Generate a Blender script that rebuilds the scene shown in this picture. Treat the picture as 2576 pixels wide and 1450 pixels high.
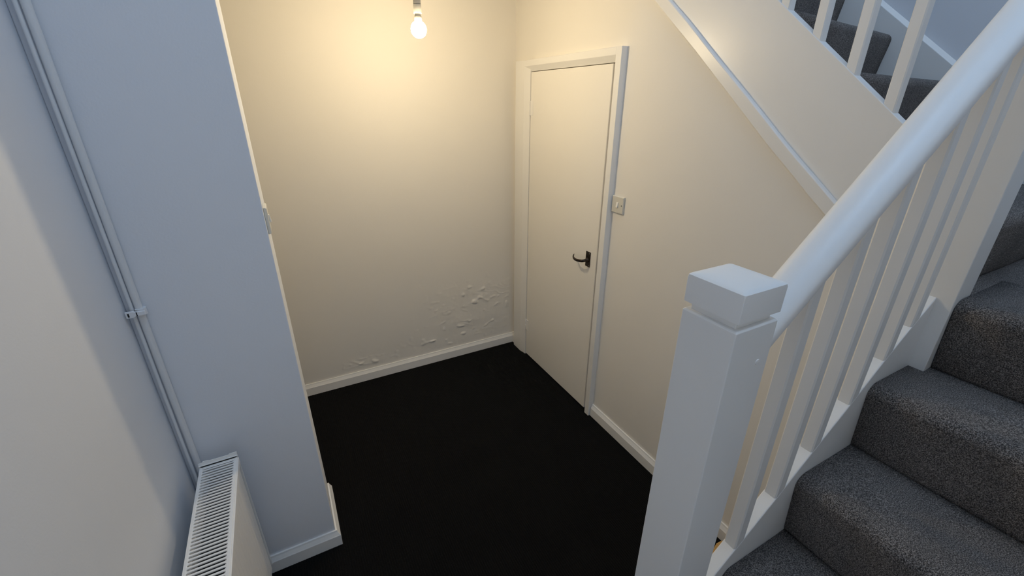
import bpy, bmesh, math, random
from mathutils import Vector, Matrix, noise
for o in list(bpy.data.objects): bpy.data.objects.remove(o, do_unlink=True)
S = bpy.context.scene
C = S.collection
R = math.radians

# ------------------------------------------------------------------ camera
cam_d = bpy.data.cameras.new('camera'); cam = bpy.data.objects.new('camera', cam_d); C.objects.link(cam)
cam_d.sensor_fit = 'HORIZONTAL'; cam_d.sensor_width = 36.0; cam_d.lens = 1085.3117 * 36 / 2576
cam_d.clip_start = 0.02; cam_d.clip_end = 60
_f, _pi, _ro, _ya = 1085.3117, 0.4074, 0.0053, 0.4928
F = Vector((math.sin(_ya)*math.cos(_pi), math.cos(_ya)*math.cos(_pi), -math.sin(_pi)))
Rt = Vector((math.cos(_ya), -math.sin(_ya), 0)); U = Rt.cross(F)
r_ = Rt*math.cos(_ro) + U*math.sin(_ro); u_ = -Rt*math.sin(_ro) + U*math.cos(_ro)
M = Matrix((r_, u_, -F)).transposed().to_4x4(); M.translation = Vector((-1.4895, -2.7403, 1.8171))
cam.matrix_world = M
S.camera = cam

# ------------------------------------------------------------------ light and exposure
S.view_settings.view_transform = 'Standard'; S.view_settings.look = 'None'
S.view_settings.exposure = 0.0; S.view_settings.gamma = 1.0
S.view_settings.use_curve_mapping = False
S.cycles.max_bounces = 12; S.cycles.diffuse_bounces = 8
S.cycles.sample_clamp_indirect = 4.0
w = bpy.data.worlds.new('sky'); S.world = w; w.use_nodes = True
bg = w.node_tree.nodes['Background']; bg.inputs[0].default_value = (0.45, 0.62, 1.0, 1); bg.inputs[1].default_value = 0.3

def area(name, loc, target, sx, sy, power, col):
    d = bpy.data.lights.new(name, 'AREA'); d.shape = 'RECTANGLE'; d.size = sx; d.size_y = sy
    d.energy = power; d.color = col
    o = bpy.data.objects.new(name, d); C.objects.link(o); o.location = loc
    o.rotation_euler = (Vector(target) - Vector(loc)).to_track_quat('-Z', 'Y').to_euler()
    return o
# added daylight lights, sources unseen: guessed stair window, overhead and left fills without openings
area('stair_window_daylight', (0.10, -3.17, 3.55), (-0.5, -1.9, 0.8), 1.1, 1.2, 5.6, (0.52, 0.73, 1.0))
area('overhead_daylight_fill', (-0.65, -2.5, 4.85), (-0.65, -2.5, 0), 1.0, 1.0, 21, (0.48, 0.70, 1.0))
area('left_daylight_fill', (-1.93, -3.35, 1.3), (-0.5, -2.6, 1.2), 0.8, 1.6, 1.7, (0.62, 0.77, 1.0))
BULB_EMIT = 430.0
BULB_COL = (1.0, 0.80, 0.50)

# ------------------------------------------------------------------ materials
def nt(name):
    m = bpy.data.materials.new(name); m.use_nodes = True
    n = m.node_tree; b = n.nodes['Principled BSDF']
    return m, n, b
def paint(name, col, rough, bscale, bstr, bdist=0.001, spots=0.0, vary=0.02, coat=0.0):
    m, n, b = nt(name); L = n.links
    tc = n.nodes.new('ShaderNodeTexCoord')
    n1 = n.nodes.new('ShaderNodeTexNoise'); n1.inputs['Scale'].default_value = bscale; n1.inputs['Detail'].default_value = 4
    L.new(tc.outputs['Object'], n1.inputs['Vector'])
    n2 = n.nodes.new('ShaderNodeTexNoise'); n2.inputs['Scale'].default_value = 2.3; n2.inputs['Detail'].default_value = 3
    L.new(tc.outputs['Object'], n2.inputs['Vector'])
    mx = n.nodes.new('ShaderNodeMix'); mx.data_type = 'RGBA'
    mx.inputs['A'].default_value = (*col, 1); mx.inputs['B'].default_value = tuple(c*(1-vary*2) for c in col) + (1,)
    L.new(n2.outputs['Fac'], mx.inputs['Factor'])
    out = mx.outputs['Result']
    if spots:
        v = n.nodes.new('ShaderNodeTexVoronoi'); v.inputs['Scale'].default_value = spots
        L.new(tc.outputs['Object'], v.inputs['Vector'])
        cr = n.nodes.new('ShaderNodeMapRange'); cr.inputs['From Min'].default_value = 0.015; cr.inputs['From Max'].default_value = 0.03
        cr.inputs['To Min'].default_value = 0.45; cr.inputs['To Max'].default_value = 0.0
        L.new(v.outputs['Distance'], cr.inputs['Value'])
        m2 = n.nodes.new('ShaderNodeMix'); m2.data_type = 'RGBA'; m2.inputs['B'].default_value = (0.12, 0.10, 0.09, 1)
        L.new(cr.outputs['Result'], m2.inputs['Factor']); L.new(out, m2.inputs['A']); out = m2.outputs['Result']
    L.new(out, b.inputs['Base Color']); b.inputs['Roughness'].default_value = rough
    b.inputs['Coat Weight'].default_value = coat
    bp = n.nodes.new('ShaderNodeBump'); bp.inputs['Strength'].default_value = bstr; bp.inputs['Distance'].default_value = bdist
    L.new(n1.outputs['Fac'], bp.inputs['Height']); L.new(bp.outputs['Normal'], b.inputs['Normal'])
    return m
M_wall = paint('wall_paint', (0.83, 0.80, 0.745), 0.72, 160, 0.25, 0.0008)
M_wallb = paint('daylight_tinted_wall_paint', (0.755, 0.775, 0.815), 0.75, 160, 0.3, 0.0008)  # cool daylight cast is mixed into this wall colour
M_ceil = paint('ceiling_paint', (0.8, 0.79, 0.77), 0.8, 60, 0.2)
M_gloss = paint('white_gloss_paint', (0.85, 0.84, 0.815), 0.34, 45, 0.25, 0.0012)
M_rail = paint('handrail_gloss_paint', (0.85, 0.84, 0.82), 0.38, 14, 0.35, 0.003, spots=9)
M_door = paint('door_paint', (0.85, 0.825, 0.775), 0.45, 30, 0.15, 0.001)
M_rad = paint('radiator_enamel', (0.85, 0.84, 0.82), 0.4, 80, 0.1, 0.0005)
M_plast = paint('switch_plastic', (0.66, 0.64, 0.57), 0.3, 10, 0.0)
M_rocker = paint('rocker_plastic', (0.84, 0.82, 0.76), 0.25, 10, 0.0)
M_pipe = paint('painted_pipe', (0.72, 0.73, 0.74), 0.45, 60, 0.3, 0.001)
M_clip = paint('clip_plastic', (0.8, 0.8, 0.81), 0.35, 10, 0.0)
M_hold = paint('lamp_holder_plastic_darkened', (0.36, 0.35, 0.33), 0.35, 10, 0.0)  # white plastic coloured darker to offset the glare of the bulb

def simple(name, col, rough, metal=0.0):
    m, n, b = nt(name); b.inputs['Base Color'].default_value = (*col, 1)
    b.inputs['Roughness'].default_value = rough; b.inputs['Metallic'].default_value = metal
    nz = n.nodes.new('ShaderNodeTexNoise'); nz.inputs['Scale'].default_value = 60
    mr = n.nodes.new('ShaderNodeMapRange'); mr.inputs['To Min'].default_value = rough*0.8; mr.inputs['To Max'].default_value = min(1, rough*1.25)
    n.links.new(nz.outputs['Fac'], mr.inputs['Value']); n.links.new(mr.outputs['Result'], b.inputs['Roughness'])
    return m
M_bronze = simple('dark_bronze', (0.055, 0.042, 0.034), 0.28, 0.9)
M_fin = simple('shade_darkened_convector_steel', (0.07, 0.07, 0.07), 0.6)  # fin colour darkened for the shade behind the grille slots
M_dark = simple('dark_recess', (0.02, 0.02, 0.02), 0.8)  # near-black colour that paints shade in narrow gaps
M_steel = simple('screw_steel', (0.35, 0.33, 0.30), 0.35, 1.0)
def pine():
    m, n, b = nt('raw_pine'); L = n.links
    tc = n.nodes.new('ShaderNodeTexCoord'); wv = n.nodes.new('ShaderNodeTexWave')
    wv.inputs['Scale'].default_value = 30; wv.inputs['Distortion'].default_value = 4
    L.new(tc.outputs['Object'], wv.inputs['Vector'])
    mx = n.nodes.new('ShaderNodeMix'); mx.data_type = 'RGBA'
    mx.inputs['A'].default_value = (0.62, 0.38, 0.13, 1); mx.inputs['B'].default_value = (0.50, 0.28, 0.08, 1)
    L.new(wv.outputs['Fac'], mx.inputs['Factor']); L.new(mx.outputs['Result'], b.inputs['Base Color'])
    b.inputs['Roughness'].default_value = 0.6
    return m
M_pine = pine()
def carpet(name, dark, light, scale, bump, dist, lo=0.40, hi=0.72, sheen=0.15):
    m, n, b = nt(name); L = n.links
    tc = n.nodes.new('ShaderNodeTexCoord')
    a = n.nodes.new('ShaderNodeTexNoise'); a.inputs['Scale'].default_value = scale; a.inputs['Detail'].default_value = 3; a.inputs['Roughness'].default_value = 0.7
    c = n.nodes.new('ShaderNodeTexNoise'); c.inputs['Scale'].default_value = 7; c.inputs['Detail'].default_value = 3
    v = n.nodes.new('ShaderNodeTexNoise'); v.inputs['Scale'].default_value = scale*0.7; v.inputs['Distortion'].default_value = 1.5
    for q in (a, c, v): L.new(tc.outputs['Object'], q.inputs['Vector'])
    r = n.nodes.new('ShaderNodeMapRange'); r.inputs['From Min'].default_value = lo; r.inputs['From Max'].default_value = hi
    L.new(a.outputs['Fac'], r.inputs['Value'])
    mx = n.nodes.new('ShaderNodeMix'); mx.data_type = 'RGBA'
    mx.inputs['A'].default_value = (*dark, 1); mx.inputs['B'].default_value = (*light, 1)
    L.new(r.outputs['Result'], mx.inputs['Factor'])
    hu = n.nodes.new('ShaderNodeMix'); hu.data_type = 'RGBA'; hu.blend_type = 'MULTIPLY'; hu.inputs['Factor'].default_value = 1
    r2 = n.nodes.new('ShaderNodeMapRange'); r2.inputs['From Min'].default_value = 0.3; r2.inputs['From Max'].default_value = 0.7
    r2.inputs['To Min'].default_value = 0.78; r2.inputs['To Max'].default_value = 1.15
    L.new(c.outputs['Fac'], r2.inputs['Value'])
    cmb = n.nodes.new('ShaderNodeCombineColor')
    for k in range(3): L.new(r2.outputs['Result'], cmb.inputs[k])
    L.new(mx.outputs['Result'], hu.inputs['A']); L.new(cmb.outputs['Color'], hu.inputs['B'])
    L.new(hu.outputs['Result'], b.inputs['Base Color'])
    b.inputs['Roughness'].default_value = 0.95; b.inputs['Specular IOR Level'].default_value = 0.1
    b.inputs['Sheen Weight'].default_value = sheen; b.inputs['Sheen Roughness'].default_value = 0.6
    bp = n.nodes.new('ShaderNodeBump'); bp.inputs['Strength'].default_value = bump; bp.inputs['Distance'].default_value = dist
    L.new(v.outputs['Fac'], bp.inputs['Height']); L.new(bp.outputs['Normal'], b.inputs['Normal'])
    return m
M_stair = carpet('grey_twist_carpet', (0.038, 0.030, 0.026), (0.66, 0.59, 0.54), 430, 1.0, 0.006, 0.43, 0.74)
M_floor = carpet('black_ribbed_carpet', (0.0018, 0.0017, 0.0016), (0.022, 0.021, 0.020), 420, 0.8, 0.003, 0.52, 0.8, 0.02)
def emit(name, col, s):
    m = bpy.data.materials.new(name); m.use_nodes = True; n = m.node_tree
    n.nodes.remove(n.nodes['Principled BSDF'])
    e = n.nodes.new('ShaderNodeEmission'); e.inputs[0].default_value = (*col, 1); e.inputs[1].default_value = s
    n.links.new(e.outputs[0], n.nodes['Material Output'].inputs[0])
    return m
M_bulb = emit('lit_bulb_glass', BULB_COL, BULB_EMIT)
M_sky = emit('bright_window_glass', (0.6, 0.75, 1.0), 1.5)

# ------------------------------------------------------------------ helpers
def box(bm, x0, x1, y0, y1, z0, z1):
    vs = [bm.verts.new((x, y, z)) for x in (x0, x1) for y in (y0, y1) for z in (z0, z1)]
    for f in ((0,1,3,2),(4,6,7,5),(0,4,5,1),(2,3,7,6),(0,2,6,4),(1,5,7,3)):
        bm.faces.new([vs[i] for i in f])
    return vs
def prism(bm, poly, ax, a, b):
    """poly: 2-D outline; ax = extrusion axis (0: poly=(y,z), 1: poly=(x,z), 2: poly=(x,y))"""
    def P(u, v, t):
        return ((t, u, v), (u, t, v), (u, v, t))[ax]
    A = [bm.verts.new(P(u, v, a)) for u, v in poly]; B = [bm.verts.new(P(u, v, b)) for u, v in poly]
    n = len(poly)
    bm.faces.new(A); bm.faces.new(B[::-1])
    for i in range(n): bm.faces.new((A[i], B[i], B[(i+1) % n], A[(i+1) % n]))
def loft(bm, rings, cap=True):
    vv = [[bm.verts.new(p) for p in r] for r in rings]
    for i in range(len(vv)-1):
        n = len(vv[i])
        for j in range(n): bm.faces.new((vv[i][j], vv[i][(j+1) % n], vv[i+1][(j+1) % n], vv[i+1][j]))
    if cap: bm.faces.new(vv[0]); bm.faces.new(vv[-1][::-1])
def lathe(bm, prof, c=(0,0,0), n=32):
    loft(bm, [[(c[0]+r*math.cos(2*math.pi*k/n), c[1]+r*math.sin(2*math.pi*k/n), c[2]+z) for k in range(n)] for r, z in prof])
def tube(bm, pts, rads, n=12, flat=1.0):
    rings = []
    for i, p in enumerate(pts):
        p = Vector(p)
        d = (Vector(pts[min(i+1, len(pts)-1)]) - Vector(pts[max(i-1, 0)])).normalized()
        up = Vector((0, 0, 1)) if abs(d.z) < 0.9 else Vector((1, 0, 0))
        s = d.cross(up).normalized(); t = s.cross(d).normalized()
        r = rads[i] if isinstance(rads, (list, tuple)) else rads
        rings.append([p + s*(r*flat*math.cos(2*math.pi*k/n)) + t*(r*math.sin(2*math.pi*k/n)) for k in range(n)])
    loft(bm, rings)
def obj(name, bm, mat, parent=None, bevel=0.0, smooth=False, seg=2, base=None, kind=None, label=None):
    bmesh.ops.recalc_face_normals(bm, faces=bm.faces)
    if parent is not None and base is None: base = parent.get('_o')
    if base: bmesh.ops.translate(bm, verts=bm.verts, vec=-Vector(base))
    me = bpy.data.meshes.new(name); bm.to_mesh(me); bm.free(); me.materials.append(mat)
    o = bpy.data.objects.new(name, me); C.objects.link(o)
    if parent: o.parent = parent
    elif base: o.location = base
    if bevel:
        b = o.modifiers.new('bevel', 'BEVEL'); b.width = bevel; b.segments = seg; b.limit_method = 'ANGLE'; b.angle_limit = R(28)
        b.harden_normals = False
    if smooth or bevel:
        for p in me.polygons: p.use_smooth = True
        if smooth != 'all':
            try: me.set_sharp_from_angle(angle=R(35))
            except Exception: pass
        if bevel and smooth != 'all':
            for p in me.polygons: p.use_smooth = False
    if kind: o['kind'] = kind
    if label: o['label'] = label
    return o
def nb(): return bmesh.new()
def thing(name, loc, label, cat, group=None):
    o = bpy.data.objects.new(name, None); C.objects.link(o); o.location = loc; o.empty_display_size = 0.1
    o['label'] = label; o['category'] = cat
    if group: o['group'] = group
    return o
def struct_empty(name, loc, label):
    o = bpy.data.objects.new(name, None); C.objects.link(o); o.location = loc
    o['kind'] = 'structure'; o['label'] = label; o['category'] = 'structure'
    return o
def struct(name, bm, mat, label, cat, bevel=0.0, smooth=False):
    o = obj(name, bm, mat, None, bevel, smooth); o['kind'] = 'structure'; o['label'] = label; o['category'] = cat
    return o
def kid(name, bm, mat, parent, bevel=0.0, smooth=False, label=None, kind=None):
    """world-space geometry placed under a parent (shifted by the parent's world location)"""
    off = Vector((0, 0, 0)); q = parent
    while q is not None: off += Vector(q.location); q = q.parent
    bmesh.ops.translate(bm, verts=bm.verts, vec=-off)
    return obj(name, bm, mat, parent, bevel, smooth, label=label, kind=kind)

# ------------------------------------------------------------------ main measures (metres)
XL, XP, YP, YPB = -1.95, -1.5456, -1.2105, -0.945      # left wall, nib end, nib front and back
XR2, YF, YS = 0.90, -3.95, -3.26                        # stairwell far wall, front wall, stair side wall
ZC, ZT = 2.47, 4.9
HS, TS = 0.0833, 0.018
N1X, N1Y = -0.9384, -2.4085
N2X = -0.0785
def ustr(y): return 1.7781 + 0.805*(y + 2.1406)         # top of upper string

# ------------------------------------------------------------------ floor: ribbed black carpet, ribs run along y
bm = nb(); per = 0.010; x = -3.0; prev = None; k = 0
while x < 0.0:
    for dx, dz in ((0, 0), (0.0025, 0.0018), (0.0055, 0.0018), (0.008, 0.0)):
        if x+dx > 0.0: break
        cur = (bm.verts.new((x+dx, 0.0, dz)), bm.verts.new((x+dx, YF, dz)))
        if prev: bm.faces.new((prev[0], prev[1], cur[1], cur[0]))
        prev = cur
    x += per
lo = [bm.verts.new(p) for p in ((-3, 0, -0.1), (0, 0, -0.1), (0, YF, -0.1), (-3, YF, -0.1))]
bm.faces.new(lo)
o = struct('floor', bm, M_floor, 'black ribbed carpet covering the hall floor', 'floor')

# ------------------------------------------------------------------ back wall with blistered damp plaster low down on the right
def lump(x, z):
    """relief (m) of the damp-blistered plaster"""
    mk = 0.0
    for cx, cz, sx, sz, k in ((-0.34, 0.42, 0.30, 0.14, 1.0), (-0.62, 0.165, 0.24, 0.06, 1.0), (-1.15, 0.145, 0.20, 0.05, 0.9), (-0.40, 0.27, 0.34, 0.13, 0.8), (-0.75, 0.62, 0.05, 0.03, 0.8)):
        mk = max(mk, k*math.exp(-((x-cx)/sx)**2 - ((z-cz)/sz)**2))
    mk *= max(0.0, min(1, (-0.01-x)/0.04)) * max(0.0, min(1, (z-0.075)/0.03))
    if mk < 0.02: return 0.0
    a = noise.noise(Vector((x*8.0, 3.1, z*12.0)))
    wx, wz = x + 0.03*a, z + 0.02*noise.noise(Vector((x*11.0, 8.0, z*11.0)))
    rid = 1 - abs(noise.noise(Vector((wx*10+5+wz*4, 1.7, wz*21))))
    gate = max(0.0, noise.noise(Vector((x*7+3, 5.5, z*9)))+0.10)
    blob = max(0.0, noise.noise(Vector((wx*22+2, 7.7, wz*30)))-0.30)
    f = noise.noise(Vector((x*30, 4.4, z*40)))*0.0009 + noise.noise(Vector((x*60, 1.4, z*75)))*0.0005
    return mk*(0.0035*a + f + 0.015*max(0, rid-0.84)*gate*3.2 + 0.011*blob*2.0)
bm = nb(); nx, nz = 300, 150; x0, x1, z0, z1 = -1.60, -0.001, 0.05, 0.85
G = [[bm.verts.new((x0+(x1-x0)*i/nx, -lump(x0+(x1-x0)*i/nx, z0+(z1-z0)*j/nz), z0+(z1-z0)*j/nz)) for i in range(nx+1)] for j in range(nz+1)]
for j in range(nz):
    for i in range(nx): bm.faces.new((G[j][i], G[j][i+1], G[j+1][i+1], G[j+1][i]))
def quad(bm, a, b, c, d): bm.faces.new([bm.verts.new(p) for p in (a, b, c, d)])
quad(bm, (x0, 0, z1), (XR2, 0, z1), (XR2, 0, ZT), (x0, 0, ZT))
quad(bm, (-3, 0, 0), (x0, 0, 0), (x0, 0, ZT), (-3, 0, ZT))
quad(bm, (x0, 0, 0), (XR2, 0, 0), (XR2, 0, z0), (x0, 0, z0))
quad(bm, (x1, 0, z0), (XR2, 0, z0), (XR2, 0, z1), (x1, 0, z1))
box(bm, -3, XR2+0.1, 0.0065, 0.12, 0, ZT)
struct('wall_back', bm, M_wall, 'cream painted end wall with damp blistered plaster above the skirting', 'wall', smooth=True)

# ------------------------------------------------------------------ other walls
bm = nb()                                                # nib wall that carries the pipes
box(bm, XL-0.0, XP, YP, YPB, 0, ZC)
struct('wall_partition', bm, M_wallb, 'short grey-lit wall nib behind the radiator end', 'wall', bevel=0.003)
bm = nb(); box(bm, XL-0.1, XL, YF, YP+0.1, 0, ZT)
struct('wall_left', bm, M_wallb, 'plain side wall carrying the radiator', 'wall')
bm = nb(); box(bm, -3.1, -3.0, YPB, 0, 0, ZC); box(bm, -3.0, XL, YPB-0.1, YPB, 0, ZC)
struct('wall_alcove', bm, M_wall, 'wall closing the hall recess behind the nib', 'wall')
# door wall under the upper flight, with the door opening cut out
DY0, DY1, DZ = -0.232, -0.981, 1.982                     # door leaf edges and head
bm = nb()
prism(bm, [(0.0, 0), (0.0, ustr(0.0)-0.02), (-0.228, ustr(-0.228)-0.02), (-0.228, 0)], 0, 0, 0.03)
prism(bm, [(-0.228, DZ+0.01), (-0.228, ustr(-0.228)-0.02), (-1.0, ustr(-1.0)-0.02), (-1.0, DZ+0.01)], 0, 0, 0.03)
prism(bm, [(-1.0, 0), (-1.0, ustr(-1.0)-0.02), (-2.335, ustr(-2.335)-0.02), (-2.335, 0)], 0, 0, 0.03)
struct('wall_right', bm, M_wall, 'cream panelled wall under the upper stair flight holding the cupboard door', 'wall')
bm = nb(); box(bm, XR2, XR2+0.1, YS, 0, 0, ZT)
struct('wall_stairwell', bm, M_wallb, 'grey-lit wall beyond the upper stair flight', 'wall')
# side wall of the stair with a tall window high up, front wall with glazed door (both behind the camera)
bm = nb()
box(bm, -1.25, XR2+0.1, YS-0.1, YS, 0, 2.85); box(bm, -1.25, XR2+0.1, YS-0.1, YS, 4.3, ZT)
box(bm, -1.25, -0.55, YS-0.1, YS, 2.85, 4.3); box(bm, 0.75, XR2+0.1, YS-0.1, YS, 2.85, 4.3)
box(bm, -1.25, -1.15, YF, YS-0.1, 0, ZT)
struct('wall_side', bm, M_wall, 'wall beside the lower stair flight with a high window', 'wall')
bm = nb(); box(bm, XL-0.1, -1.85, YF-0.1, YF, 0, ZT); box(bm, -1.25, -1.15, YF-0.1, YF, 0, ZT); box(bm, -1.85, -1.25, YF-0.1, YF, 2.1, ZT)
struct('wall_front', bm, M_wall, 'front wall around the glazed entrance door', 'wall')
bm = nb(); box(bm, -3.1, 0.03, -1.23, 0.0, ZC, 2.68); box(bm, XL-0.1, XR2+0.1, YF-0.1, 0.1, ZT, ZT+0.1)
struct('ceiling', bm, M_ceil, 'white ceiling over the hall and stairwell', 'ceiling')
wn = struct_empty('window_1', (0.1, YS-0.05, 2.85), 'high stairwell window behind the camera')
for a in ((-0.55, 0.75, 2.85, 2.90), (-0.55, 0.75, 4.25, 4.30), (-0.55, -0.50, 2.90, 4.25), (0.70, 0.75, 2.90, 4.25), (0.08, 0.12, 2.90, 4.25)):
    bm = nb(); box(bm, a[0], a[1], YS-0.08, YS-0.03, a[2], a[3]); kid('window_frame', bm, M_gloss, wn)
bm = nb(); box(bm, -0.5, 0.7, YS-0.06, YS-0.055, 2.9, 4.25); kid('pane', bm, M_sky, wn)
d2 = struct_empty('door_2', (-1.55, YF-0.04, 0), 'glazed entrance door behind the camera')
for a in ((-1.85, -1.73, 0, 2.1), (-1.37, -1.25, 0, 2.1), (-1.73, -1.37, 0, 0.75), (-1.73, -1.37, 2.0, 2.1)):
    bm = nb(); box(bm, a[0], a[1], YF-0.06, YF-0.02, a[2], a[3]); kid('door_rail', bm, M_gloss, d2)
bm = nb(); box(bm, -1.73, -1.37, YF-0.045, YF-0.04, 0.75, 2.0); kid('pane', bm, M_sky, d2)

# ------------------------------------------------------------------ skirting boards
def sk(sx, a):            # outline in (distance from wall, z)
    return [(0, 0), (sx*TS, 0), (sx*TS, 0.058), (sx*(TS-0.002), 0.061), (sx*0.009, 0.0755), (sx*0.007, 0.0833), (0, 0.0833)]
def skirt_x(bm, x0, x1, y, s):                          # runs along x on a wall facing s*y
    prism(bm, [(y+u, z) for u, z in sk(s, 0)], 0, x0, x1)
def skirt_y(bm, y0, y1, x, s):
    prism(bm, [(x+u, z) for u, z in sk(s, 0)], 1, y0, y1)
def bsk(name, fn, args, label, rough=True):
    bm = nb(); fn(bm, *args)
    return struct(name, bm, M_gloss, label, 'skirting', bevel=0.0012)
bsk('baseboard_back', skirt_x, (-3.0, -0.001, -0.0005, -1), 'white bevelled skirting board along the end wall')
bsk('baseboard_right', skirt_y, (-1.050, -2.33, -0.0005, -1), 'white skirting board between the cupboard door and the stairs')
bsk('baseboard_corner', skirt_y, (-0.019, -0.056, -0.0005, -1), 'stub of skirting board between the corner and door frame')
bsk('baseboard_left', skirt_y, (YP-0.02, YF, XL+0.0005, 1), 'skirting board behind the radiator')
bm = nb()
o1 = sk(-1, 0)
# nib front + mitred return on its end face
rings = []
prof = [(abs(u), z) for u, z in o1]
rings.append([(XL+TS, YP-u, z) for u, z in prof])
rings.append([(XP+u, YP-u, z) for u, z in prof])
rings.append([(XP+u, -0.925, z) for u, z in prof])
loft(bm, rings)
struct('baseboard_partition', bm, M_gloss, 'white skirting board wrapping the wall nib', 'skirting', bevel=0.0012)

# ------------------------------------------------------------------ door_1: cupboard door, frame, furniture
d1 = struct_empty('door_1', (-0.01, -0.61, 0), 'narrow flush cream cupboard door under the stairs')
bm = nb(); box(bm, -0.018, 0.022, DY1, DY0, 0.012, DZ+0.0015)
leaf = kid('door_leaf', bm, M_door, d1, bevel=0.003)
# frame: left jamb with splayed inner edge, right jamb square, head with splayed underside
FT = 0.032
bm = nb(); prism(bm, [(0.03, -0.056), (-FT+0.006, -0.056), (-FT, -0.062), (-FT, -0.168), (-0.020, -0.226), (0.03, -0.226)], 2, 0.0, 2.05)
kid('door_jamb', bm, M_gloss, d1, bevel=0.0015)
bm = nb(); prism(bm, [(0.03, -1.0085), (-FT, -1.0085), (-FT, -1.0465), (-0.0005, -1.0495), (0.03, -1.0495)], 2, 0.0, 2.049)
kid('door_jamb', bm, M_gloss, d1, bevel=0.0015)
bm = nb(); prism(bm, [(0.03, 2.05), (-FT+0.004, 2.05), (-FT, 2.046), (-FT, 2.0165), (-0.012, 1.9875), (0.03, 1.9875)], 1, -1.0085, -0.167)
kid('door_head', bm, M_gloss, d1, bevel=0.0015)
bm = nb(); box(bm, 0.024, 0.035, -1.0, -0.228, 0.0, 2.0); kid('door_stop', bm, M_dark, d1)  # stop coloured near-black to paint the shade in the door gap
for zz in (0.265, 1.782):
    bm = nb()
    for i in range(5):
        lathe(bm, [(0.0001, -0.0075), (0.0048, -0.0075), (0.0048, 0.0075), (0.0001, 0.0075)], (-0.0225, -0.229, zz-0.034+0.017*i), 10)
    box(bm, -0.0205, -0.018, -0.262, -0.231, zz-0.042, zz+0.042)
    kid('hinge', bm, M_gloss, d1, bevel=0.0006)
bm = nb(); box(bm, -0.0215, -0.0178, -0.9305, -0.8895, 0.957, 1.046)
pl = kid('handle_plate', bm, M_bronze, leaf, bevel=0.002, label='dark bronze handle backplate')
bm = nb()
lathe(bm, [(0.0001, 0), (0.014, 0), (0.0135, 0.006), (0.009, 0.014), (0.008, 0.03), (0.0001, 0.03)], (0, 0, 0), 20)
bmesh.ops.rotate(bm, verts=bm.verts, matrix=Matrix.Rotation(R(-90), 3, 'Y'))
bmesh.ops.translate(bm, verts=bm.verts, vec=(-0.0215, -0.910, 0.997))
P = [(-0.046, -0.916, 0.998), (-0.052, -0.912, 0.997), (-0.060, -0.905, 0.996), (-0.066, -0.890, 0.994), (-0.069, -0.872, 0.992), (-0.068, -0.852, 0.991), (-0.063, -0.833, 0.992), (-0.054, -0.817, 0.995), (-0.044, -0.806, 0.999), (-0.038, -0.802, 1.003)]
tube(bm, P, [0.0065, 0.0085, 0.0088, 0.0080, 0.0078, 0.008, 0.008, 0.0075, 0.0055, 0.003], 12, 0.65)
kid('lever_handle', bm, M_bronze, leaf, smooth=True, label='curved dark bronze lever handle')
for zz in (0.966, 1.037):
    bm = nb(); lathe(bm, [(0.0001, 0), (0.0032, 0), (0.0024, 0.0012), (0.0001, 0.0014)], (0, 0, 0), 12)
    bmesh.ops.rotate(bm, verts=bm.verts, matrix=Matrix.Rotation(R(-90), 3, 'Y')); bmesh.ops.translate(bm, verts=bm.verts, vec=(-0.0214, -0.922, zz))
    kid('screw', bm, M_steel, leaf)
bm = nb(); box(bm, -0.016, -0.006, -1.006, -0.9985, 0.965, 1.012); kid('strike_plate', bm, M_gloss, d1, bevel=0.001)

# ------------------------------------------------------------------ trim_1: sloping batten below the upper string
UP = [(-0.90, 2.50), (-1.2764, 2.1860), (-1.3939, 2.0924), (-1.5143, 1.9890), (-1.7049, 1.8307), (-1.8899, 1.6735), (-1.9536, 1.6246), (-2.0406, 1.5552), (-2.335, 1.318)]
LO = [(-0.90, 2.432), (-1.1829, 2.1990), (-1.313, 2.0915), (-1.4393, 1.9885), (-1.6384, 1.8200), (-1.8161, 1.6680), (-1.891, 1.6100), (-1.9801, 1.5355), (-2.0247, 1.5020), (-2.335, 1.250)]
def at(poly, y):
    for (a, za), (b, zb) in zip(poly, poly[1:]):
        if b <= y <= a: return za + (zb-za)*(y-a)/(b-a)
    return poly[-1][1]
bm = nb(); rings = []
for i in range(25):
    y = -0.90 - (2.335-0.90)*i/24; zu, zl = at(UP, y), at(LO, y)
    rings.append([(-0.0009, y, zu), (-0.0125, y, zu-0.003), (-0.0150, y, zu-0.007), (-0.0145, y, zl+0.010), (-0.006, y, zl+0.001), (-0.0009, y, zl)])
loft(bm, rings)
struct('trim_1', bm, M_gloss, 'sloping painted batten on the wall below the upper flight', 'trim', bevel=0.001)

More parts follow.
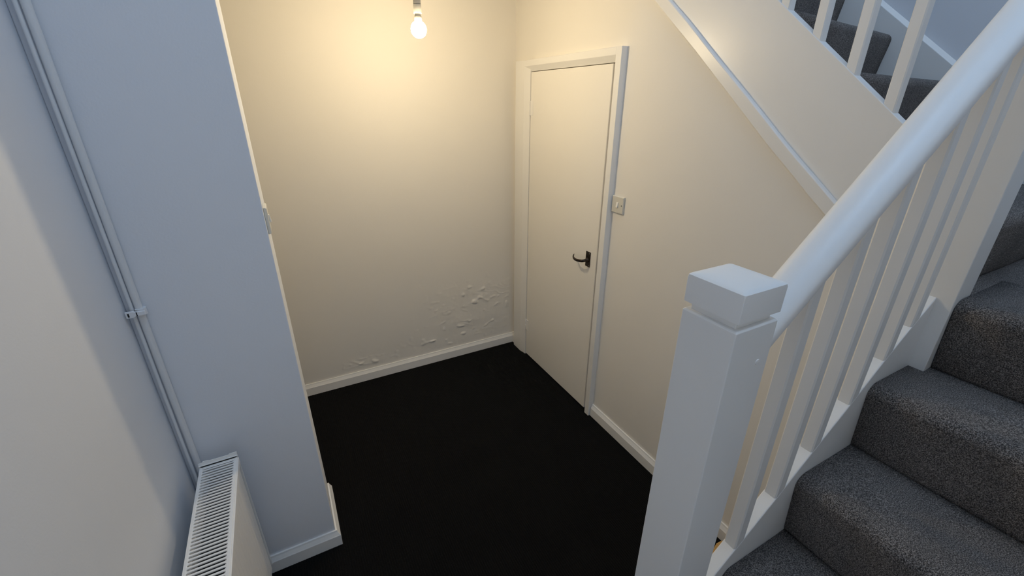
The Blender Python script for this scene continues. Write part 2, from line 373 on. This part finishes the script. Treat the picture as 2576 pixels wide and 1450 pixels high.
# ------------------------------------------------------------------ light switches
def rocker_switch(name, T, size, label):
    t = thing(name, T.translation, label, 'light switch')
    t.rotation_euler = T.to_euler()
    hw = size/2
    bm = nb()
    # local: +Z out of the wall, Y up
    loft(bm, [[(-hw, -hw, 0), (hw, -hw, 0), (hw, hw, 0), (-hw, hw, 0)], [(-hw, -hw, 0.006), (hw, -hw, 0.006), (hw, hw, 0.006), (-hw, hw, 0.006)],
              [(-hw+0.003, -hw+0.003, 0.0095), (hw-0.003, -hw+0.003, 0.0095), (hw-0.003, hw-0.003, 0.0095), (-hw+0.003, hw-0.003, 0.0095)]])
    pl = obj('switch_plate', bm, M_plast, t, bevel=0.0012)
    bm = nb()
    a, b_ = 0.0065, 0.0125
    vs = box(bm, -a, a, -b_, b_, 0.0088, 0.0125)
    for v in bm.verts:
        if v.co.z > 0.01: v.co.z += 0.0035 if v.co.y < 0 else -0.0005
    obj('rocker', bm, M_rocker, t, bevel=0.001, label='pale rocker')
    for sx in (-1, 1):
        bm = nb(); lathe(bm, [(0.0001, 0.0088), (0.0030, 0.0088), (0.0028, 0.0101), (0.0001, 0.0101)], (sx*0.0302*size/0.086, 0, 0), 12)
        obj('screw', bm, M_dark if sx > 0 else M_plast, t)
    return t
# facing -x: local Z -> -x, local Y -> z, local X -> -y
T = Matrix(((0, 0, -1, -0.0005), (-1, 0, 0, -1.095), (0, 1, 0, 1.346), (0, 0, 0, 1)))
rocker_switch('light_switch', T, 0.085, 'square cream light switch right of the cupboard door frame')
T = Matrix(((0, 0, 1, XP+0.0005), (1, 0, 0, -1.148), (0, 1, 0, 1.465), (0, 0, 0, 1)))
rocker_switch('light_switch', T, 0.085, 'light switch seen edge-on on the end of the wall nib')

# ------------------------------------------------------------------ pendant bulb
BX, BY, BZ = -0.853, -0.72, 2.093
pd = thing('pendant_light', (BX, BY, ZC), 'lit bare bulb hanging in a white holder coloured darker against its glare in front of the end wall', 'light')
bm = nb(); lathe(bm, [(0.0001, 0), (0.045, 0), (0.043, -0.012), (0.020, -0.024), (0.0001, -0.024)], (BX, BY, ZC-0.0005), 32); kid('ceiling_rose', bm, M_rocker, pd, smooth=True)
bm = nb(); tube(bm, [(BX, BY, ZC-0.02), (BX, BY, BZ+0.14)], 0.0035, 10); kid('flex', bm, M_rocker, pd, smooth=True)
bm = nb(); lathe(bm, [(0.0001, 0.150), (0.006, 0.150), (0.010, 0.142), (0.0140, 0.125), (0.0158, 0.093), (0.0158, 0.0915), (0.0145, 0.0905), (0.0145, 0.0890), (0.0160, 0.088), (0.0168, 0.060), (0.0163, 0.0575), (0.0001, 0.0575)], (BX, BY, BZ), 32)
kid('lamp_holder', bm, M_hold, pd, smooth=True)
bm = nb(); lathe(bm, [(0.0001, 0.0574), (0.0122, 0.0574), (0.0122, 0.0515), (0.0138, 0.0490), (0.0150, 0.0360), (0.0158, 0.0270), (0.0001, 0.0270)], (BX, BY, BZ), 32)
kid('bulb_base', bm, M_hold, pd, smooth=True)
bm = nb(); pr = [(0.0001, -0.0325)]
for a in range(-80, 60, 8): pr.append((0.0325*math.cos(R(a)), 0.0325*math.sin(R(a))))
pr += [(0.0155, 0.0282), (0.0001, 0.0282)]
pr[1:1] = []
lathe(bm, pr, (BX, BY, BZ), 32)
kid('bulb_globe', bm, M_bulb, pd, smooth='all', label='glowing warm white globe')

# ------------------------------------------------------------------ heating pipes and clip
def pipe(name, x, y, r, label, z1=ZT, seed=0):
    bm = nb(); pts = []
    rnd = random.Random(seed)
    for i in range(40):
        z = 0.12 + (z1-0.12)*i/39
        pts.append((x+0.0016*math.sin(z*3.1+seed), y+0.0008*math.sin(z*5.3+seed), z))
    pts = [(x, y-0.05, 0.10)] + pts
    tube(bm, pts, r, 16)
    o = obj(name, bm, M_pipe, None, smooth=True, base=(x, y, 0.1)); o['label'] = label; o['category'] = 'pipe'
    return o
pipe('heating_pipe', -1.9140, YP-0.0117, 0.0094, 'thicker painted copper pipe in the corner, right of the thin one', seed=1)
pipe('heating_pipe', -1.9312, YP-0.0145, 0.0050, 'thin painted pipe running down the corner left of the thicker one', seed=2)
cl = thing('pipe_clip', (-1.917, YP-0.02, 1.245), 'white plastic clip holding both pipes together', 'pipe clip')
bm = nb()
ys = YP-0.0275
loft(bm, [[(x, ys-dy, z) for x, z in q] for dy, q in ((0.0, [(-1.946, 1.236), (-1.928, 1.236), (-1.922, 1.240), (-1.899, 1.240), (-1.899, 1.254), (-1.922, 1.254), (-1.928, 1.257), (-1.946, 1.257)]),
     (0.006, [(-1.945, 1.237), (-1.928, 1.237), (-1.922, 1.241), (-1.900, 1.241), (-1.900, 1.253), (-1.922, 1.253), (-1.928, 1.256), (-1.945, 1.256)]))])
kid('clip_strap', bm, M_clip, cl, bevel=0.001)
bm = nb(); tube(bm, [(-1.9125, YP-0.0122, 1.237), (-1.9125, YP-0.0122, 1.257)], 0.0135, 20); kid('clip_ring', bm, M_clip, cl, smooth=True)
bm = nb(); box(bm, -1.9405, -1.9365, ys-0.0068, ys-0.0055, 1.241, 1.252); kid('clip_slot', bm, M_dark, cl)
bm = nb(); box(bm, -1.9205, -1.9180, ys-0.0068, ys-0.0055, 1.241, 1.253); kid('clip_slot', bm, M_dark, cl)

# ------------------------------------------------------------------ radiator
RX0, RX1, RYF, RYN, RZ0, RZ1 = -1.893, -1.784, -1.300, -2.42, 0.11, 0.692
rad = thing('radiator', (-1.84, -1.8, RZ0), 'white double panel radiator with slotted top grille on the left wall', 'radiator')
def panel(xf, sgn):
    bm = nb(); n = 34; yy0, yy1 = RYF-0.004, RYN+0.004; L = yy0-yy1
    outl = []
    # corrugated face (outer side), flat inner side
    pts = []
    for i in range(n):
        c = yy0 - 0.03 - (L-0.06)*(i+0.5)/n; hw = (L-0.06)/n
        pts += [(c+hw*0.36, 0.0), (c+hw*0.20, 0.0014), (c-hw*0.20, 0.0014), (c-hw*0.36, 0.0)]
    zs = [(RZ0+0.0, -0.004), (RZ0+0.012, 0.0), (RZ0+0.035, 0.0), (RZ0+0.05, 1), (RZ1-0.045, 1), (RZ1-0.036, 0), (RZ1-0.022, 0.0), (RZ1-0.012, -0.002)]
    rows = []
    for z, m in zs:
        row = [(yy0, 0.0)] + pts + [(yy1, 0.0)]
        rr = []
        for y, d in row:
            off = (d if m == 1 else (m if m < 0 else 0.0))
            rr.append(bm.verts.new((xf + sgn*off, y, z)))
        rr.append(bm.verts.new((xf - sgn*0.012, yy1, z))); rr.append(bm.verts.new((xf - sgn*0.012, yy0, z)))
        rows.append(rr)
    for a, b in zip(rows, rows[1:]):
        k = len(a)
        for j in range(k): bm.faces.new((a[j], a[(j+1) % k], b[(j+1) % k], b[j]))
    bm.faces.new(rows[0]); bm.faces.new(rows[-1][::-1])
    return bm
kid('front_panel', panel(RX1-0.004, 1), M_rad, rad, bevel=0.001)
kid('back_panel', panel(RX0+0.004, -1), M_rad, rad, bevel=0.001)
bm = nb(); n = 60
for i in range(n):                                       # convector fins, shade inside the radiator put into their colour
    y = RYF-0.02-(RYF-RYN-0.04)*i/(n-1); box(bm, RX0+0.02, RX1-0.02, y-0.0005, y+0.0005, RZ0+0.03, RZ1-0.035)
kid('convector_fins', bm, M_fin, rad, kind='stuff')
# grille: side rails with lip + slats
bm = nb()
gx0, gx1 = RX0, RX1
box(bm, gx0, gx0+0.0090, RYN, RYF, RZ1-0.010, RZ1); box(bm, gx1-0.0100, gx1-0.0005, RYN, RYF, RZ1-0.010, RZ1)
box(bm, gx0+0.0091, gx1-0.0101, RYF-0.0115, RYF, RZ1-0.003, RZ1-0.0003)
gr = kid('top_grille', bm, M_rad, rad, bevel=0.0015)
bm = nb(); box(bm, gx1-0.001, gx1+0.0035, RYN, RYF, RZ1-0.024, RZ1-0.0022); kid('grille_lip', bm, M_rad, rad, bevel=0.0015)
sp = 0.01265; ns = int((RYF-0.018-RYN)/sp); sx0, sx1 = gx0+0.0085, gx1-0.0095
bm = nb(); hw = 0.0027
out = []
for y, s in ((1, 1), (-1, -1)):
    seq = [(sx0, hw+0.0034), (sx0+0.0010, hw+0.0018), (sx0+0.0034, hw), (sx1-0.0034, hw), (sx1-0.0010, hw+0.0018), (sx1, hw+0.0034)]
    out += [(x, s*q) for x, q in (seq if s > 0 else seq[::-1])]
loft(bm, [[(x, y, 0.0-0.0035) for x, y in out], [(x, y, 0.0) for x, y in out]])
bmesh.ops.translate(bm, verts=bm.verts, vec=(0, 0, RZ1-0.0004))
off = Vector(rad.location)
bmesh.ops.recalc_face_normals(bm, faces=bm.faces)
me = bpy.data.meshes.new('grille_slat'); bm.to_mesh(me); bm.free(); me.materials.append(M_rad)
for i in range(ns):
    o = bpy.data.objects.new('grille_slat', me); C.objects.link(o); o.parent = gr
    o.location = Vector((0, RYF-0.018-sp*(i+0.0), 0)) - off
bm = nb()                                                # raised end piece with notched top edge
P_ = [(RX0-0.002, RZ0+0.02), (RX1+0.001, RZ0+0.02), (RX1+0.001, RZ1+0.019), (RX1-0.021, RZ1+0.019), (RX1-0.024, RZ1+0.0155), (RX0+0.030, RZ1+0.0155), (RX0+0.026, RZ1+0.019), (RX0+0.012, RZ1+0.019), (RX0+0.009, RZ1+0.0145), (RX0-0.002, RZ1+0.0145)]
prism(bm, P_, 1, RYF+0.004, RYF+0.0065)
prism(bm, [(RX0-0.002, RZ1+0.0035), (RX1+0.001, RZ1+0.0035), (RX1+0.001, RZ1+0.005), (RX0-0.002, RZ1+0.005)], 1, RYF+0.0005, RYF+0.005)
kid('end_cover', bm, M_rad, rad, bevel=0.0008)
bm = nb(); box(bm, RX0+0.003, RX1-0.003, RYF+0.0002, RYF+0.0036, RZ1-0.02, RZ1+0.0005); kid('end_gap_shade', bm, M_dark, rad)  # dark strip painting the shade between end cover and grille
bm = nb(); box(bm, RX0+0.002, RX1-0.002, RYN-0.004, RYN, RZ0+0.02, RZ1); kid('end_cover', bm, M_rad, rad, bevel=0.0008)
for y in (-1.45, -2.2):
    bm = nb(); box(bm, XL+0.0005, RX0+0.005, y-0.012, y+0.012, RZ0+0.04, RZ0+0.14); kid('wall_bracket', bm, M_rad, rad)
bm = nb(); tube(bm, [(-1.84, RYF+0.004, 0.14), (-1.84, RYF+0.025, 0.14), (-1.845, RYF+0.03, 0.125), (-1.87, RYF+0.03, 0.118), (-1.9, RYF+0.03, 0.11)], 0.0075, 12); kid('valve_pipe', bm, M_pipe, rad, smooth=True)

# ------------------------------------------------------------------ lower staircase
st = thing('staircase', (-0.5, -2.75, 0), 'white painted quarter-turn staircase with grey carpet, balusters and square newel posts', 'staircase')
def step_profile(xr, zt, xback, drop, thick=0.02):
    """side outline (x,z): riser face at xr rising from zt-drop, rounded carpet nose, tread back to xback"""
    zb = zt - drop
    pts = [(xr+0.006, zb-0.002), (xr, zb+0.012), (xr-0.008, zb+0.07), (xr-0.018, zt-0.052)]
    cx_, cz_, rr = xr+0.0, zt-0.027, 0.027
    for a in range(190, 89, -12): pts.append((cx_+0.010+rr*1.15*math.cos(R(a)), cz_+rr*math.sin(R(a))))
    pts += [(xr+0.06, zt), (xback-0.02, zt-0.001), (xback+0.012, zt+0.002), (xback+0.012, zt-0.03), (xr+0.03, zt-0.03), (xr+0.02, zb-0.002)]
    return pts
XI = [-1.334, -1.1175, -0.901, -0.6845, -0.468, -0.2515]
ZI = [0.166, 0.366, 0.567, 0.768, 0.9687, 1.171]
YI0, YI1 = YS+0.003, -2.3755
def add_step(name, xr, zt, xb, drop, y0, y1, parent, skew=0.0):
    bm = nb(); pr = step_profile(xr, zt, xb, drop); n = 14; rings = []
    for i in range(n+1):
        y = y0 + (y1-y0)*i/n
        wv = 0.0016*math.sin(y*9+xr*20)
        rings.append([(x+wv+skew*(y-y1), y, z+wv*0.6) for x, z in pr])
    loft(bm, rings)
    return kid(name, bm, M_stair, parent, smooth='all')
for i in range(6):
    xb = XI[i+1] if i < 5 else -0.045
    add_step('carpeted_step', XI[i], ZI[i], xb, (ZI[i]-(ZI[i-1] if i else 0.0)), YI0, YI1, st)
# quarter landing at the turn
ZL = 1.3725
bm = nb(); pr = step_profile(-0.045, ZL, 0.20, ZL-ZI[5]); rings = []
for i in range(15):
    y = YI0 + (-2.4105-YI0)*i/14; wv = 0.0016*math.sin(y*8)
    rings.append([(x+wv, y, z) for x, z in pr])
loft(bm, rings)
kid('carpeted_landing', bm, M_stair, st, smooth='all')
bm = nb(); box(bm, 0.20, XR2-0.002, YS+0.003, -2.36, ZL-0.04, ZL); box(bm, 0.013, 0.2005, -2.4105, -2.36, ZL-0.04, ZL)
kid('carpeted_landing', bm, M_stair, st)
# string board on the balustrade side (top edge follows the balusters)
SP = [(-0.8375, 0.687), (-0.6802, 0.8265), (-0.5632, 0.9319), (-0.4593, 1.0314), (-0.3473, 1.1331), (-0.2469, 1.2315), (-0.1633, 1.3047), (-0.0790, 1.3710)]
bm = nb(); poly = SP + [(-0.0790, 0.98), (-0.8375, 0.30)]
prism(bm, poly, 1, -2.375, -2.343)
kid('string_board', bm, M_gloss, st, bevel=0.0025)
bm = nb(); prism(bm, [(-0.8375, 0.0), (-0.8375, 0.32), (-0.0790, 1.0), (-0.0, 1.0), (0.0, 0.0)], 1, -2.362, -2.3475)
kid('spandrel_panel', bm, M_gloss, st)
def square_ring(x0, y0, w, z, ins=0.0, c=0.004):
    a, b = x0+ins, x0+w-ins; p, q = y0+ins, y0+w-ins
    return [(a+c, p, z), (b-c, p, z), (b, p+c, z), (b, q-c, z), (b-c, q, z), (a+c, q, z), (a, q-c, z), (a, p+c, z)]
def newel(x0, y0, z0, zs, w, parent):
    bm = nb()
    loft(bm, [square_ring(x0, y0, w, z0, 0, 0.0012), square_ring(x0, y0, w, zs-0.0025, 0, 0.0012), square_ring(x0, y0, w, zs, 0.0025, 0.002)])
    post = kid('newel_post', bm, M_gloss, parent, bevel=0.0008)
    bm = nb()
    loft(bm, [square_ring(x0, y0, w, zs-0.0005, 0.009, 0.001), square_ring(x0, y0, w, zs+0.0135, 0.009, 0.001)])
    kid('newel_neck', bm, M_gloss, post)
    bm = nb(); z = zs+0.0127
    rr = []
    def rnd_ring(z, ins, r):
        a, b = x0+ins, x0+w-ins; p, q = y0+ins, y0+w-ins; pts = []
        for cx, cy, a0 in ((b-r, p+r, -90), (b-r, q-r, 0), (a+r, q-r, 90), (a+r, p+r, 180)):
            for k in range(6): pts.append((cx+r*math.cos(R(a0+18*k)), cy+r*math.sin(R(a0+18*k)), z))
        return pts
    for a, b, c in [(z, 0.0, 0.0010), (z+0.0420, -0.0005, 0.0012), (z+0.0465, -0.0003, 0.0040), (z+0.0482, 0.0016, 0.0060), (z+0.0500, 0.009, 0.009), (z+0.0515, 0.030, 0.008)]: rr.append(rnd_ring(a, b, c))
    loft(bm, rr)
    cp = kid('newel_cap', bm, M_gloss, post, smooth=True)
    cp.data.set_sharp_from_angle(angle=R(24))
    return post
n1 = newel(N1X, N1Y, 0.0, 1.508, 0.1, st)
n2 = newel(N2X, N1Y, 0.95, 2.46, 0.09, st)
bm = nb(); lathe(bm, [(0.0001, 0), (0.0055, 0), (0.0048, 0.0014), (0.0001, 0.0018)], (0, 0, 0), 16)
bmesh.ops.rotate(bm, verts=bm.verts, matrix=Matrix.Rotation(R(90), 3, 'X')); bmesh.ops.translate(bm, verts=bm.verts, vec=(-0.8655, N1Y+0.0003, 1.437))
kid('screw_cover', bm, M_gloss, n1, smooth=True)
# handrail
RM, RZ_ = 0.8653, 1.7703
RAILP = [(-0.0346, -0.017), (-0.0350, -0.004), (-0.0335, 0.004), (-0.0285, 0.0115), (-0.0200, 0.0185), (-0.0110, 0.0225), (0.0, 0.0245), (0.0110, 0.0240), (0.0215, 0.0200), (0.0290, 0.0125), (0.0335, 0.004), (0.0350, -0.004), (0.0346, -0.017), (0.0338, -0.0222), (0.0320, -0.0235), (-0.0320, -0.0235), (-0.0338, -0.0222)]
def rail(bm, ends, cfun, across):
    """rounded handrail section swept between two stations"""
    rings = []
    for s in ends:
        ring = [cfun(s, u, v) for u, v in RAILP]
        rings.append(ring)
    loft(bm, rings)
bm = nb(); rail(bm, [-0.8378+i*(0.7591/12) for i in range(13)], lambda s, u, v: (s, -2.3585+u, RZ_+RM*(s+0.45)+v), 'y')
kid('handrail', bm, M_rail, st, smooth=True)
for i, (x, z) in enumerate(SP[1:7]):
    bm = nb(); w = 0.030; y0, y1 = -2.3745, -2.3445
    zt = RZ_ + RM*(x+w/2+0.45) - 0.0235
    def rg(z0, z1_, c=0.003):
        pts = [(x+c, y0), (x+w-c, y0), (x+w, y0+c), (x+w, y1-c), (x+w-c, y1), (x+c, y1), (x, y1-c), (x, y0+c)]
        return [(a, b, z0+(z1_-z0)*(a-x)/w) for a, b in pts]
    loft(bm, [rg(z-0.004, z+w*0.9-0.004), rg(zt-w/2*RM, zt+w/2*RM)])
    kid('baluster', bm, M_gloss, st)

# ------------------------------------------------------------------ upper staircase
up = st
YR = [-2.372, -2.195, -1.985, -1.765, -1.540, -1.315, -1.095]
ZR = [1.555, 1.727, 1.903, 2.087, 2.272, 2.458, 2.680]
SK = [0.0, 0.05, 0.11, 0.12, 0.12, 0.12, 0.1]
for i in range(7):
    yb = YR[i+1] if i < 6 else 0.0
    bm = nb(); drop = ZR[i] - (ZR[i-1] if i else ZL)
    pr = step_profile(YR[i], ZR[i], yb+0.03, drop); rings = []
    for k in range(13):
        x = 0.0335 + (XR2-0.0235-0.0335)*k/12; wv = 0.0015*math.sin(x*11+i)
        rings.append([(x, y+SK[i]*(x/0.88)+wv, z) for y, z in pr])
    # landing at the top ends square against the end wall
    if i == 6: rings = [[(x, min(y, -0.002), z) for x, y, z in r] for r in rings]
    loft(bm, rings)
    kid('carpeted_step', bm, M_stair, up, smooth='all')
bm = nb(); prism(bm, [(-0.001, ustr(-0.001)), (-2.3085, ustr(-2.3085)), (-2.3085, ustr(-2.3085)-0.32), (-0.001, ustr(-0.001)-0.32)], 0, -0.0008, 0.033)
kid('string_board', bm, M_gloss, up, bevel=0.002)
bm = nb()
rings = []
for y, z in ((-2.42, 1.555), (-1.60, 2.2), (-0.9, 2.77)):
    rings.append([(XR2-0.0005, y, z-0.55), (XR2-0.022, y, z-0.55), (XR2-0.022, y, z-0.012), (XR2-0.0005, y, z+0.004)])
loft(bm, rings)
kid('wall_string', bm, M_gloss, up, bevel=0.0015)
by = [-2.1206+0.1195*i for i in range(0, 15)]
for y in by[:12]:
    bm = nb(); w = 0.030; x0, x1 = 0.0015, 0.0315; c = 0.003; z = ustr(y)
    ztop = z+0.80
    def rg(z0, z1_):
        pts = [(x0+c, y), (x1-c, y), (x1, y+c), (x1, y+w-c), (x1-c, y+w), (x0+c, y+w), (x0, y+w-c), (x0, y+c)]
        return [(a, b, z0+(z1_-z0)*(b-y)/w) for a, b in pts]
    loft(bm, [rg(z-0.006, z+w*0.805-0.006), rg(ztop, ztop+w*0.805)])
    kid('baluster', bm, M_gloss, up)
bm = nb(); rail(bm, [-2.318+i*(1.5/12) for i in range(13)], lambda s, u, v: (0.0165+u, s, ustr(s)+0.815+v), 'x')
kid('handrail', bm, M_rail, up, smooth=True)

# ------------------------------------------------------------------ pine offcut on the floor behind the newel
bm = nb()
prism(bm, [(-0.205, -2.110), (-0.145, -2.045), (-0.070, -2.020), (-0.038, -2.022), (-0.0205, -2.036), (-0.0205, -2.20), (-0.17, -2.20)], 2, 0.002, 0.030)
o = obj('timber_offcut', bm, M_pine, None, bevel=0.003, base=(-0.09, -2.12, 0.002)); o['label'] = 'raw yellow pine offcut on the floor behind the near newel post'; o['category'] = 'wood'
